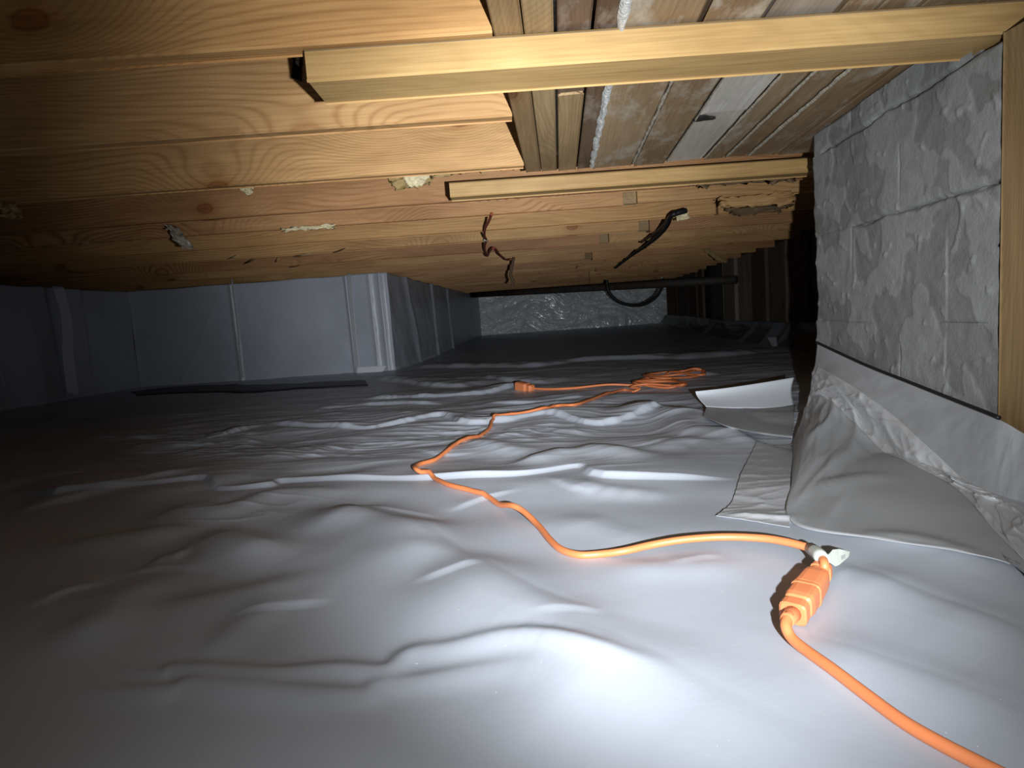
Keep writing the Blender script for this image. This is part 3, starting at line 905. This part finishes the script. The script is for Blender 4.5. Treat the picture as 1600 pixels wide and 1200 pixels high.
courses = [(-0.1, 0.05), (0.05, 0.245), (0.245, 0.452), (0.452, 0.648), (0.648, H - 0.001)]


def face_disp(a, z):
    """relief of the parging: patches proud of smeared mortar"""
    w = a + 0.03 * fbm(a * 12, z * 12, 61, 3); q = z + 0.03 * fbm(a * 12, z * 12, 65, 3)
    n = fbm(w * 8, q * 7, 71, 3, 0.5) + 0.04
    patch = sstep(0.0, 0.03, n)
    d = 0.0010 * patch + 0.0016 * fbm(a * 26, z * 26, 81, 4)
    # trowel lips
    d = d + 0.002 * sstep(1.1, 1.2, ridged(a * 9, z * 8, 91, 2))
    # cracks following the bed joints in places
    for jz in (0.452, 0.648):
        m = np.exp(-((z - jz - 0.012 * fbm(a * 9, a * 0, 99, 3)) / 0.0028) ** 2)
        keep = sstep(-0.05, 0.08, vnoise(a * 5, jz * 31 + 0 * a, 77) + (0.15 if jz > 0.6 else -0.02))
        d = d - 0.011 * m * keep
    return d, patch


for ci, (z0, z1) in enumerate(courses):
    jt = 0.0
    cuts = [VC0, 1.17, VC1] if ci % 2 else [VC0, 1.36, VC1]
    for bi in range(len(cuts) - 1):
        a0, a1 = cuts[bi], cuts[bi + 1]
        if z0 > 0.64 and bi == 0: a0 = VN
        na, nz = int((a1 - a0) / 0.0035), max(6, int((z1 - z0) / 0.0035))
        A, Zg = np.meshgrid(np.linspace(a0, a1, na), np.linspace(z0, z1, nz))
        d, pch = face_disp(A, Zg)
        e = np.minimum(np.minimum(A - a0, a1 - A), np.minimum(Zg - z0, z1 - Zg))
        d = d - 0.003 * (1 - sstep(0, 0.005, e)) * sstep(-0.02, 0.2, vnoise(A * 6, Zg * 6, 5 + ci))
        U = UC - d
        # ragged vertical corner towards the back, wrapped round to the far face
        if a1 >= VC1 - 1e-6:
            cornerd = 0.010 * fbm(Zg * 9, Zg * 0, 111, 4) + (0.006 if ci % 2 else -0.003)
            wgt = sstep(VC1 - 0.05, VC1, A)
            A = A + cornerd * wgt
            U = U - 0.006 * fbm(Zg * 14, Zg * 0, 121, 3) * wgt
            ex = np.linspace(0.01, 0.7, 8)[None, :]
            U = np.concatenate([U, U[:, -1:] + ex + 0 * Zg[:, :1]], 1)
            A = np.concatenate([A, A[:, -1:] + 0 * ex], 1)
            Zg = np.concatenate([Zg, Zg[:, -1:] + 0 * ex], 1)
            pch = np.concatenate([pch, pch[:, -1:] + 0 * ex], 1)
        grid_mesh('block', U + SK * A, A, Zg, M_BLOCK, chim, off=tuple(co_), patch=pch, flip=False)

# ------------------------------------------------------------------ plastic draped up the chimney
def fl(x, y, l=0.003): return on_ground(x, y, l)


UT = UC - 0.010
rows = [
    [at_u(1277, 537, UT), at_u(1350, 571, UT), at_u(1420, 599, UT), at_u(1500, 631, UT), at_u(1562, 656, UT - 0.006), at_u(1605, 680, U_P - 0.008), at_u(1690, 722, U_P - 0.01), at_u(1900, 820, U_P - 0.01)],
    [at_u(1272, 575, UT - 0.004), at_u(1325, 605, UT - 0.018), at_u(1385, 650, UT - 0.022), at_u(1455, 715, UT - 0.03), at_u(1530, 790, UT - 0.035), at_u(1590, 850, UT - 0.04), at_v(1690, 940, 0.70), at_v(1890, 1040, 0.56)],
    [at_u(1262, 630, UT - 0.035), at_u(1290, 640, UT - 0.045), at_u(1340, 690, UT - 0.06), at_u(1420, 765, UT - 0.075), at_u(1490, 830, UT - 0.085), fl(1585, 880), fl(1690, 990), fl(1890, 1100)],
    [at_z(1240, 690, -0.02), fl(1237, 750), fl(1236, 815), fl(1370, 842), fl(1500, 862), fl(1600, 893), fl(1700, 1010), fl(1890, 1120)],
]
rows_s = [catmull(r, 24) for r in rows]
ncol = len(rows_s[0])
cols = [catmull([rows_s[r][c] for r in range(4)], 26) for c in range(ncol)]
G = np.array([[tuple(p) for p in col] for col in cols])          # (col, t, xyz)
nt_ = G.shape[1]
ci = np.arange(ncol)[:, None] / ncol; ti = np.linspace(0, 1, nt_)[None, :]
rel = 0.006 * fbm(ci * 9, ti * 4 + ci * 6, 131, 4) + 0.007 * ridged(ci * 5 + ti * 2, ti * 3 - ci * 5, 141, 2) * sstep(0.25, 0.5, ti)
G[:, :, 0] -= rel * (1 - ti) * 0.9 * sstep(0.0, 0.1, ti)
G[:, :, 2] += rel * sstep(0.1, 0.6, ti) * (1 - sstep(0.8, 1.0, ti))
gmin = ground(G[:, :, 0], G[:, :, 1]) + 0.0025
G[:, 8:, 2] = np.where(ti[:, 8:] + 0 * G[:, 8:, 2] > 0.3, np.maximum(G[:, 8:, 2], gmin[:, 8:]), G[:, 8:, 2])
gc = G.reshape(-1, 3).mean(0)
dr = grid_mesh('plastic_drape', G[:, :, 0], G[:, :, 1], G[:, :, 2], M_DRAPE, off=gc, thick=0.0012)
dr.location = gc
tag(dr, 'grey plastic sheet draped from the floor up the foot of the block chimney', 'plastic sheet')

# black sealant line along the top edge of the drape
se = [Vector(p) + Vector((-0.001, 0, 0.003)) for p in rows_s[0][:24 * 4 + 1]]
so_ = tube('black_sealant', se, 0.0035, M_BLACK, None, 8, se[0]); so_.location = se[0]
tag(so_, 'black sealant line along the top edge of the drape on the blocks', 'sealant')

# crumpled band of tape running down the drape
tb = G[4:int(ncol * 0.86), int(nt_ * 0.30):int(nt_ * 0.60), :].copy()
n0, n1 = tb.shape[:2]
a_ = np.linspace(0, 1, n0)[:, None]; b_ = np.linspace(0, 1, n1)[None, :]
up_n = np.array([-0.75, -0.35, 0.55])
# densify
fa = np.linspace(0, n0 - 1, 420); fb = np.linspace(0, n1 - 1, 60)
def resamp(Q):
    out = np.empty((420, Q.shape[1]))
    for j in range(Q.shape[1]): out[:, j] = np.interp(fa, np.arange(n0), Q[:, j])
    o2 = np.empty((420, 60))
    for i in range(420): o2[i] = np.interp(fb, np.arange(n1), out[i])
    return o2
tx, ty, tz = (resamp(tb[:, :, k]) for k in range(3))
a_ = np.linspace(0, 1, 420)[:, None]; b_ = np.linspace(0, 1, 60)[None, :]
crm = 0.25 + sstep(0.45, 0.62, a_) + 0.5 * np.exp(-((a_ - 0.22) / 0.05) ** 2)
cru = (0.0022 + 0.008 * ridged(a_ * 8 + b_ * 1.0, b_ * 1.3 - a_ * 4, 151, 2) * crm * np.sin(np.pi * b_) ** 0.6)
tx += up_n[0] * cru; ty += up_n[1] * cru; tz += up_n[2] * cru
ic = np.array([tx.mean(), ty.mean(), tz.mean()])
to = grid_mesh('seam_tape', tx, ty, tz, M_TAPEC, off=ic, thick=0.0006); to.location = ic
tag(to, 'wide crumpled tape running diagonally down the draped sheet by the chimney', 'tape')


def ground_strip(name, pl, pr, mat, label, cat, lift=0.002, n=60, thick=0.0006, crum=0.0, m=40):
    A = np.array([tuple(p) for p in catmull([on_ground(x, y, lift) for x, y in pl], max(4, m // (len(pl) - 1)))])
    B = np.array([tuple(p) for p in catmull([on_ground(x, y, lift) for x, y in pr], max(4, m // (len(pr) - 1)))])
    k = min(len(A), len(B)); A = A[:k]; B = B[:k]
    t = np.linspace(0, 1, n)[None, :, None]
    Q = A[:, None, :] * (1 - t) + B[:, None, :] * t
    Q[:, :, 2] = ground(Q[:, :, 0], Q[:, :, 1]) + lift
    if crum: Q[:, :, 2] += crum * ridged(Q[:, :, 0] * 7, Q[:, :, 1] * 18, 161, 2)
    c = Q.reshape(-1, 3).mean(0)
    o = grid_mesh(name, Q[:, :, 0], Q[:, :, 1], Q[:, :, 2], mat, off=c, thick=thick); o.location = c
    return tag(o, label, cat)


ground_strip('seam_tape', [(1182, 690), (1160, 735), (1145, 780), (1118, 806)], [(1242, 692), (1236, 735), (1234, 780), (1234, 824)], M_TAPE,
             'flat tape patch joining floor sheets left of the chimney drape', 'tape', lift=0.002, crum=0.0014, m=90)
ground_strip('drainage_mat', [(205, 612), (300, 603), (420, 601), (570, 594)], [(215, 618), (300, 613), (420, 611), (575, 602)], M_BLACK,
             'black drainage mat showing at the foot of the left plastic wall', 'mat', lift=0.004, n=14, thick=0.004, crum=0.0)

# white flap of sheet standing up
def fv(x, y, v): return at_v(x, y, v)


fa_t = [fv(1085, 611, 1.80), fv(1130, 606, 1.82), fv(1185, 598, 1.85), fv(1239, 589, 1.88)]
fa_b = [fv(1104, 636, 1.72), fv(1140, 638, 1.73), fv(1190, 639, 1.74), fv(1243, 640, 1.75)]
T_ = catmull(fa_t, 10); B_ = catmull(fa_b, 10)
Q = np.array([[tuple(B_[i].lerp(T_[i], k / 16)) for k in range(17)] for i in range(len(T_))])
kk = np.linspace(0, 1, 17)[None, :]
Q[:, :, 1] += 0.02 * np.sin(kk * np.pi) - 0.01 * kk ** 3
c = Q.reshape(-1, 3).mean(0)
o = grid_mesh('plastic_flap', Q[:, :, 0], Q[:, :, 1], Q[:, :, 2], M_FLAP, off=c, thick=0.0012); o.location = c
tag(o, 'bright white flap of sheet folded up on the floor left of the chimney', 'plastic sheet')
# apron of the flap lying towards the viewer
ap = [[B_[i] for i in range(len(B_))], [on_ground(x, y, 0.006) for x, y in ((1098, 650), (1140, 668), (1190, 678), (1238, 684))]]
ap[1] = catmull(ap[1], 10)
Q = np.array([[tuple(ap[0][i].lerp(ap[1][i], k / 16)) for k in range(17)] for i in range(len(B_))])
Q[:, :, 2] = np.maximum(Q[:, :, 2], ground(Q[:, :, 0], Q[:, :, 1]) + 0.003)
c = Q.reshape(-1, 3).mean(0)
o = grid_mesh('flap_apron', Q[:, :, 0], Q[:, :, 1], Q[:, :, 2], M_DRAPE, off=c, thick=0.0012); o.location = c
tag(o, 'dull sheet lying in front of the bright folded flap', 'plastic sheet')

# ------------------------------------------------------------------ orange extension cords
CRD = 0.0046


def cable_pts(px, lifts=None, r=CRD, n=7):
    pts = []
    for i, (x, y) in enumerate(px):
        l = (lifts[i] if lifts else 0) + r * 0.9
        pts.append(on_ground(x, y, l))
    sm = catmull(pts, n)
    for p in sm:
        g = gz(p.x, p.y) + r * 0.85
        if p.z < g: p.z = g
    return sm


A0 = [(990, 612), (975, 609), (955, 614), (930, 622), (900, 632), (870, 634), (850, 643), (815, 649), (780, 653), (769, 657), (766, 668), (750, 681), (725, 687), (712, 694), (700, 703), (680, 718), (652, 727), (650, 733),
      (672, 744), (700, 757), (735, 766), (762, 776), (780, 788), (800, 790), (818, 799), (840, 820), (860, 844), (878, 859), (905, 867), (935, 866), (975, 861), (1020, 851), (1070, 843), (1130, 839), (1190, 841), (1230, 847), (1268, 857)]
LA = [0] * len(A0)
for i, l in {30: .004, 31: .007, 32: .010, 33: .012, 34: .014, 35: .015, 36: .014, 22: .002, 23: .012, 24: .008, 17: .005, 9: .006, 8: .004}.items():
    LA[i] = l
cord1 = empty('extension_cord', on_ground(905, 867))
tag(cord1, 'long orange extension cord snaking back from the plug to the coil', 'cord')
cpts = cable_pts(A0, LA)
# end of the cable: through the sleeve and down into the plug
e1 = on_ground(1281, 868, 0.024); e2 = on_ground(1288, 880, 0.026); e3 = on_ground(1288, 893, 0.018)
tail = catmull([cpts[-1], e1, e2, e3], 7)
tube('cable', cpts + tail[1:], CRD, M_ORANGE, cord1, 12, cord1.location)

# coil beyond, part of the same cord, and its far socket end
random.seed(5)
coil = [(990, 612), (1000, 607), (985, 605), (1010, 600), (1060, 603), (1070, 598), (1020, 594), (990, 598), (1040, 606), (1062, 600), (1050, 592), (1010, 586), (1040, 583), (1095, 586), (1100, 580), (1085, 576),
        (1060, 582), (1025, 588), (1005, 586), (1030, 591), (1080, 589), (1098, 583), (1090, 579), (1060, 585), (1010, 591), (1000, 597), (1050, 596), (1068, 601), (1030, 603), (990, 602), (950, 601), (900, 606), (860, 608), (832, 607)]
cl = [0.002 + 0.004 * (i % 4) for i in range(len(coil))]; cl[0] = 0; cl[-1] = 0.003; cl[-2] = 0.001; cl[-3] = 0.001
tube('coiled_cable', cable_pts(coil, cl, n=5), CRD * 1.05, M_ORANGE, cord1, 8, cord1.location)


def plug_body(name, a, b, prof, mat, parent, upv=Vector((0, 0, 1))):
    """lofted rounded-rectangle body a->b; prof = [(t, halfwidth, halfheight)]"""
    a = Vector(a); b = Vector(b); x = (b - a); L = x.length; x.normalize()
    y = upv.cross(x).normalized(); z = x.cross(y)
    vs, fs = [], []; K = 16
    for t, hw, hh in prof:
        for k in range(K):
            an = 2 * math.pi * (k + 0.5) / K
            c_, s_ = math.cos(an), math.sin(an)
            e = 0.45
            px_ = math.copysign(abs(c_) ** e, c_) * hw; pz_ = math.copysign(abs(s_) ** e, s_) * hh
            vs.append(a + x * (L * t) + y * px_ + z * pz_)
    n = len(prof)
    for i in range(n - 1):
        for k in range(K):
            k2 = (k + 1) % K
            fs.append((i * K + k, i * K + k2, (i + 1) * K + k2, (i + 1) * K + k))
    fs.append(tuple(range(K))[::-1]); fs.append(tuple(range((n - 1) * K, n * K)))
    o = pydata(name, vs, fs, mat, parent, False, parent.location)
    return o


def part_lift(x, y, l): return on_ground(x, y, l)


pA = on_ground(1286, 889, 0.016); pM = on_ground(1262, 924, 0.014); pB = on_ground(1238, 960, 0.012)
plug = plug_body('plug', pA, pM, [(0, 0.0067, 0.0067), (0.03, 0.0096, 0.0089), (0.17, 0.0100, 0.0092), (0.19, 0.0081, 0.0081), (0.36, 0.0089, 0.0085), (0.38, 0.0115, 0.0104), (0.5, 0.0122, 0.0111), (0.97, 0.0133, 0.0115), (1.0, 0.0126, 0.0107)], M_PLUG, cord1)
plug['label'] = 'three-prong plug pushed into the socket'
# sleeve and tag on the cable
sl = on_ground(1264, 857, 0.018); sl2 = on_ground(1290, 873, 0.026)
st = tube('label_sleeve', [cpts[-1].lerp(sl, 0.3), cpts[-1].lerp(tail[7], 0.5), tail[7], tail[7].lerp(tail[12], 0.8)], [0.0068, 0.0072, 0.0074, 0.007], M_WHITE, cord1, 14, cord1.location)
st['label'] = 'white wrap label'


def slab(name, pts, n, t, mat, parent):
    vs = [Vector(p) for p in pts] + [Vector(p) + n * t for p in pts]
    k = len(pts)
    fs = [tuple(range(k))[::-1], tuple(range(k, 2 * k))] + [(i, (i + 1) % k, k + (i + 1) % k, k + i) for i in range(k)]
    return pydata(name, vs, fs, mat, parent, False, parent.location)


tv = tail[7].y - 0.002
tg = [(1288, 870), (1297, 865), (1302, 859), (1312, 858), (1328, 862), (1326, 870), (1311, 883), (1305, 885), (1297, 880)]
tgo = slab('warning_tag', [at_v(x, y, tv + 0.0006 * (x - 1290)) for x, y in tg], Vector((0, 1, 0)), 0.0012, M_WHITE, cord1)
tgo['label'] = 'white tag with grey symbol'
tpo = slab('tag_print', [at_v(x, y, tv - 0.0008 + 0.0006 * (x - 1290)) for x, y in [(1314, 869), (1321, 866), (1321, 872), (1315, 875)]], Vector((0, 1, 0)), 0.0006, M_GREYP, cord1)
tpo.parent = tgo; tpo['label'] = 'grey printed symbol' 

# near cord with the socket
cord2 = empty('extension_cord', on_ground(1400, 1080))
tag(cord2, 'orange extension cord in the foreground leading out at bottom right', 'cord')
so = plug_body('socket', pM, pB, [(0, 0.0122, 0.0111), (0.03, 0.0141, 0.0122), (0.12, 0.0141, 0.0122), (0.14, 0.0130, 0.0115), (0.5, 0.0133, 0.0115), (0.62, 0.0122, 0.0107), (0.66, 0.0096, 0.0089), (0.74, 0.0096, 0.0089), (0.76, 0.0122, 0.0107), (0.97, 0.0122, 0.0107), (1.0, 0.0104, 0.0096)], M_PLUG, cord2)
so['label'] = 'moulded socket end'
B0 = [(1233, 962), (1228, 978), (1238, 998), (1262, 1018), (1300, 1045), (1350, 1083), (1410, 1127), (1470, 1162), (1540, 1198), (1640, 1250), (1760, 1330)]
pb = cable_pts(B0, [0.014, 0.010, 0.003, 0, 0, 0, 0, 0, 0, 0, 0])
pb[0] = pB + (pM - pB) * 0.1
tube('cable', pb, CRD * 1.05, M_ORANGE, cord2, 12, cord2.location)
# far socket end of the long cord
fA = on_ground(833, 607, 0.012); fB = on_ground(810, 603, 0.016)
s2 = plug_body('socket', fA, fB, [(0, 0.009, 0.009), (0.1, 0.017, 0.015), (0.25, 0.017, 0.015), (0.3, 0.013, 0.012), (0.4, 0.021, 0.018), (0.95, 0.023, 0.020), (1.0, 0.021, 0.018)], M_PLUG, cord1)

# ------------------------------------------------------------------ pipe, wires, cables under the joists
pa = at_v(736, 461, 8.5); pb_ = at_v(1150, 437, 5.45)
pp = tube('drain_pipe', [pa, pa.lerp(pb_, 0.35), pa.lerp(pb_, 0.7), pb_], 0.038, M_PIPE, None, 18, pa); pp.location = pa
tag(pp, 'dark drain pipe hanging below the joists before the far wall', 'pipe')


def wire(name, px, drop, r, mat, label, cat, n=8, sides=8, v=None):
    """follows the joist bottoms, sagging `drop` below them (or hangs in the plane v)"""
    pts = []
    for i, (x, y) in enumerate(px):
        t = i / (len(px) - 1)
        d = r * 0.9 + drop * math.sin(math.pi * t)
        pts.append(at_v(x, y, v) if v else at_z(x, y, H - d))
    s = catmull(pts, n); l = s[0].copy()
    o = tube(name, s, r, mat, None, sides, l); o.location = l
    return tag(o, label, cat)


wire('electric_wire', [(768, 334), (764, 345), (758, 357), (757, 368), (761, 376)], 0.01, 0.0055, M_REDW, 'red-brown wire drooping below the joists at centre, upper length', 'wire')
wire('electric_wire', [(760, 375), (757, 388), (761, 400), (766, 391), (773, 388), (781, 398), (792, 406), (803, 404)], 0.02, 0.006, M_REDW, 'red-brown wire looping sideways below the knot of the centre wire', 'wire')
wire('electric_wire', [(803, 402), (800, 416), (798, 430), (802, 440), (800, 446)], 0, 0.009, M_BROWNW, 'brown wire end hanging straight down beside the loop', 'wire', v=at_z(803, 402, H - 0.004).y)
nd = at_z(759, 375, H - 0.008)
bm = bmesh.new(); bmesh.ops.create_icosphere(bm, subdivisions=2, radius=0.009)
for q in bm.verts: q.co.x *= 1.4; q.co.z *= 0.7
me = bpy.data.meshes.new('wire_clip'); bm.to_mesh(me); bm.free(); o = link('wire_clip', me, M_WHITE, None, True); o.location = nd
tag(o, 'small white clip on the red-brown wire', 'clip')
wire('electric_cable', [(1072, 329), (1058, 333), (1048, 338), (1042, 352), (1030, 367), (1010, 383), (985, 400), (962, 418)], 0.02, 0.011, M_BLACK, 'thick black cable slanting down below the joists on the right', 'cable')
wire('electric_cable', [(1062, 331), (1050, 334), (1038, 350), (1022, 365), (1002, 378)], 0.012, 0.008, M_BROWNW, 'thin brown cable beside the slanting black one', 'cable')
wire('electric_cable', [(948, 438), (951, 455), (965, 470), (985, 477), (1008, 475), (1026, 463), (1035, 448), (1040, 436)], 0, 0.016, M_BLACK, 'black cable hanging in a loop in front of the far wall', 'cable', v=6.3)
bm = bmesh.new(); bmesh.ops.create_icosphere(bm, subdivisions=2, radius=0.016)
for q in bm.verts: q.co.z *= 0.8
me = bpy.data.meshes.new('white_bead'); bm.to_mesh(me); bm.free(); o = link('white_bead', me, M_FLAP, None, True); o.location = at_z(1034, 434, H - 0.012)
tag(o, 'tiny bright white bead above the hanging cable loop', 'knob')  # small flattened white bead just under the joists


# ------------------------------------------------------------------ torn paper and scraps on the joists
def scrap(name, px, v, mat, label, cat, seed, amp=0.02, n=16, tilt=0.0):
    """px: four corners (top-left, top-right, bottom-right, bottom-left)"""
    if v is None: v = min(at_z(px[0][0], px[0][1], H).y, at_z(px[1][0], px[1][1], H).y) - 0.004
    c4 = [at_v(x, y, v + (tilt if i in (2, 3) else 0)) for i, (x, y) in enumerate(px)]
    Q = np.zeros((n, n, 3))
    for i in range(n):
        for j in range(n):
            s, t = j / (n - 1), i / (n - 1)
            p = c4[0] * (1 - s) * (1 - t) + c4[1] * s * (1 - t) + c4[2] * s * t + c4[3] * (1 - s) * t
            Q[i, j] = p
    S, T = np.meshgrid(np.linspace(0, 1, n), np.linspace(0, 1, n))
    sz = (c4[1] - c4[0]).length
    Q[:, :, 1] -= amp * (ridged(S * 2.5, T * 2, seed, 2))
    edge = np.maximum(np.abs(S - .5), np.abs(T - .5)) > 0.46
    Q[:, :, 0] += edge * 0.10 * sz * fbm(S * 9, T * 9, seed + 1, 3)
    Q[:, :, 2] += edge * 0.10 * sz * fbm(S * 9, T * 9, seed + 2, 3)
    c = Q.reshape(-1, 3).mean(0)
    o = grid_mesh(name, Q[:, :, 0], Q[:, :, 1], Q[:, :, 2], mat, off=c, thick=0.001); o.location = c
    return tag(o, label, cat)


scrap('torn_paper', [(604, 278), (682, 270), (672, 290), (622, 299)], v3 - 0.05, M_KRAFT, 'torn kraft paper hanging from the joist left of the short batten', 'paper', 3)
scrap('torn_paper', [(628, 274), (676, 270), (660, 290), (640, 294)], v3 - 0.075, M_CREAM, 'shiny cream paper fold on the torn kraft paper', 'paper', 8, 0.01)
scrap('kraft_strip', [(672, 272), (808, 258), (800, 264), (676, 276)], v3 - 0.12, M_KRAFT, 'narrow kraft paper strip along the joist bottom above the short batten', 'paper', 9, 0.004)
scrap('torn_paper', [(262, 352), (280, 356), (308, 392), (284, 388)], None, M_CLEAR, 'cloudy plastic scrap hanging from the dim joists on the left', 'scrap', 14, 0.03)
scrap('torn_paper', [(440, 358), (522, 350), (522, 357), (446, 361)], None, M_CREAM, 'small cream paper strip stuck between joists left of centre', 'paper', 15, 0.01)
scrap('torn_paper', [(0, 318), (30, 318), (40, 345), (8, 340)], None, M_KRAFT, 'dim scrap of kraft paper at the far left edge under the joists', 'paper', 16, 0.02)
scrap('torn_paper', [(1052, 284), (1262, 266), (1235, 284), (1090, 292)], v3 - 0.003, M_KRAFTD, 'dark kraft paper sagging behind the right part of the short batten', 'paper', 17, 0.02)
scrap('torn_paper', [(1120, 310), (1238, 300), (1240, 318), (1128, 322)], vs_[0] + 0.0, M_JOIST, 'pale torn board face below the sagging paper on the right', 'scrap', 18, 0.006)
scrap('torn_paper', [(1130, 328), (1240, 318), (1215, 332), (1150, 336)], None, M_KRAFTD, 'dark torn paper edge under the joists near the chimney', 'paper', 19, 0.015)
scrap('torn_paper', [(1055, 336), (1074, 332), (1078, 342), (1058, 346)], None, M_CREAM, 'small pale paper tuft beside the top of the black cable', 'paper', 20, 0.01)
scrap('torn_paper', [(1096, 390), (1108, 388), (1136, 412), (1120, 408)], vs_[5] - 0.004, M_KRAFT, 'pale splinter of paper hanging before the dark boards on the right', 'paper', 21, 0.02)
scrap('torn_paper', [(372, 290), (400, 288), (392, 308), (380, 300)], v3 - 0.02, M_CREAM, 'little torn cream tuft on the red joist left of centre', 'paper', 24, 0.02)
scrap('torn_paper', [(458, 74), (474, 72), (472, 128), (456, 122)], vj(700, 188) - 0.012, M_KNOT_SHADE, 'dark patch painting the shadow cast on the joist at the left end of the long batten', 'shadow', 25, 0.004)  # black sheet painting the batten end's cast shadow on the joist
scrap('torn_paper', [(461, 78), (467, 76), (468, 104), (464, 100)], vj(700, 188) - 0.03, M_CLEAR, 'grey splinter standing before the painted shadow patch by the long batten', 'splinter', 26, 0.01)

# splinters and chips under the dim joists
chips = [(355, 405, 371, 399, 1, 'pale splinter under the joists over the left part of the plastic wall'), (380, 413, 400, 404, 0, 'dark splinter just right of the leftmost pale one over the plastic wall'),
         (430, 410, 436, 404, 1, 'tiny pale chip over the middle of the plastic wall'), (452, 418, 470, 414, 0, 'dark low splinter nearest above the plastic wall top'),
         (460, 402, 488, 394, 1, 'longest pale splinter over the plastic wall, slanting up to the right'), (520, 395, 540, 388, 0, 'dark splinter nearest the wall corner'),
         (255, 358, 268, 356, 1, 'pale chip left of the cloudy scrap under the joists'), (120, 383, 140, 378, 1, 'pale chip far left under the darkest joists'),
         (172, 92, 186, 94, 1, 'small white chip on the wide near joist at upper left'), (226, 82, 246, 86, 0, 'dark splinter on the wide near joist at upper left')]
for x0, y0, x1, y1, lt, lab in chips:
    if y0 > 350:
        a = at_z(x0, y0, H - 0.002); b = at_z(x1, y1, H - 0.004)
    else:
        a = at_v(x0, y0, vj(700, 188) - 0.001); b = at_v(x1, y1, vj(700, 188) - 0.003)
    th = 0.003 if y0 > 350 else 0.002
    o = tube('wood_splinter', [a, a.lerp(b, 0.5) + Vector((0, 0, -0.002)), b], [0.001, th, 0.001], M_CREAM if lt else M_BROWNW, None, 6, a); o.location = a
    tag(o, lab, 'splinter')
# long pale pencil line crease on the jut: a stretched thread

strip_on('plastic_crease', [(343, 452), (325, 500), (300, 560), (283, 592)], [(344.5, 452), (326.5, 500), (301.5, 560), (285, 593)], lambda x, y: at_v(x, y, V_JL + (V_JUT - V_JL) * 0.28), M_TAPE,
         'faint pale diagonal crease strip on the dim plastic wall', 'tape', lift=0.02)
for nm, cd, a, b in (('strain_relief', cord1, e3, pA), ('strain_relief', cord2, pb[0], pb[4])):
    m_ = a.lerp(b, 0.5)
    tube(nm, [a, m_, b], [0.0066, 0.0072, 0.0080] if cd is cord1 else [0.0078, 0.0070, 0.0060], M_PLUG, cd, 12, cd.location)
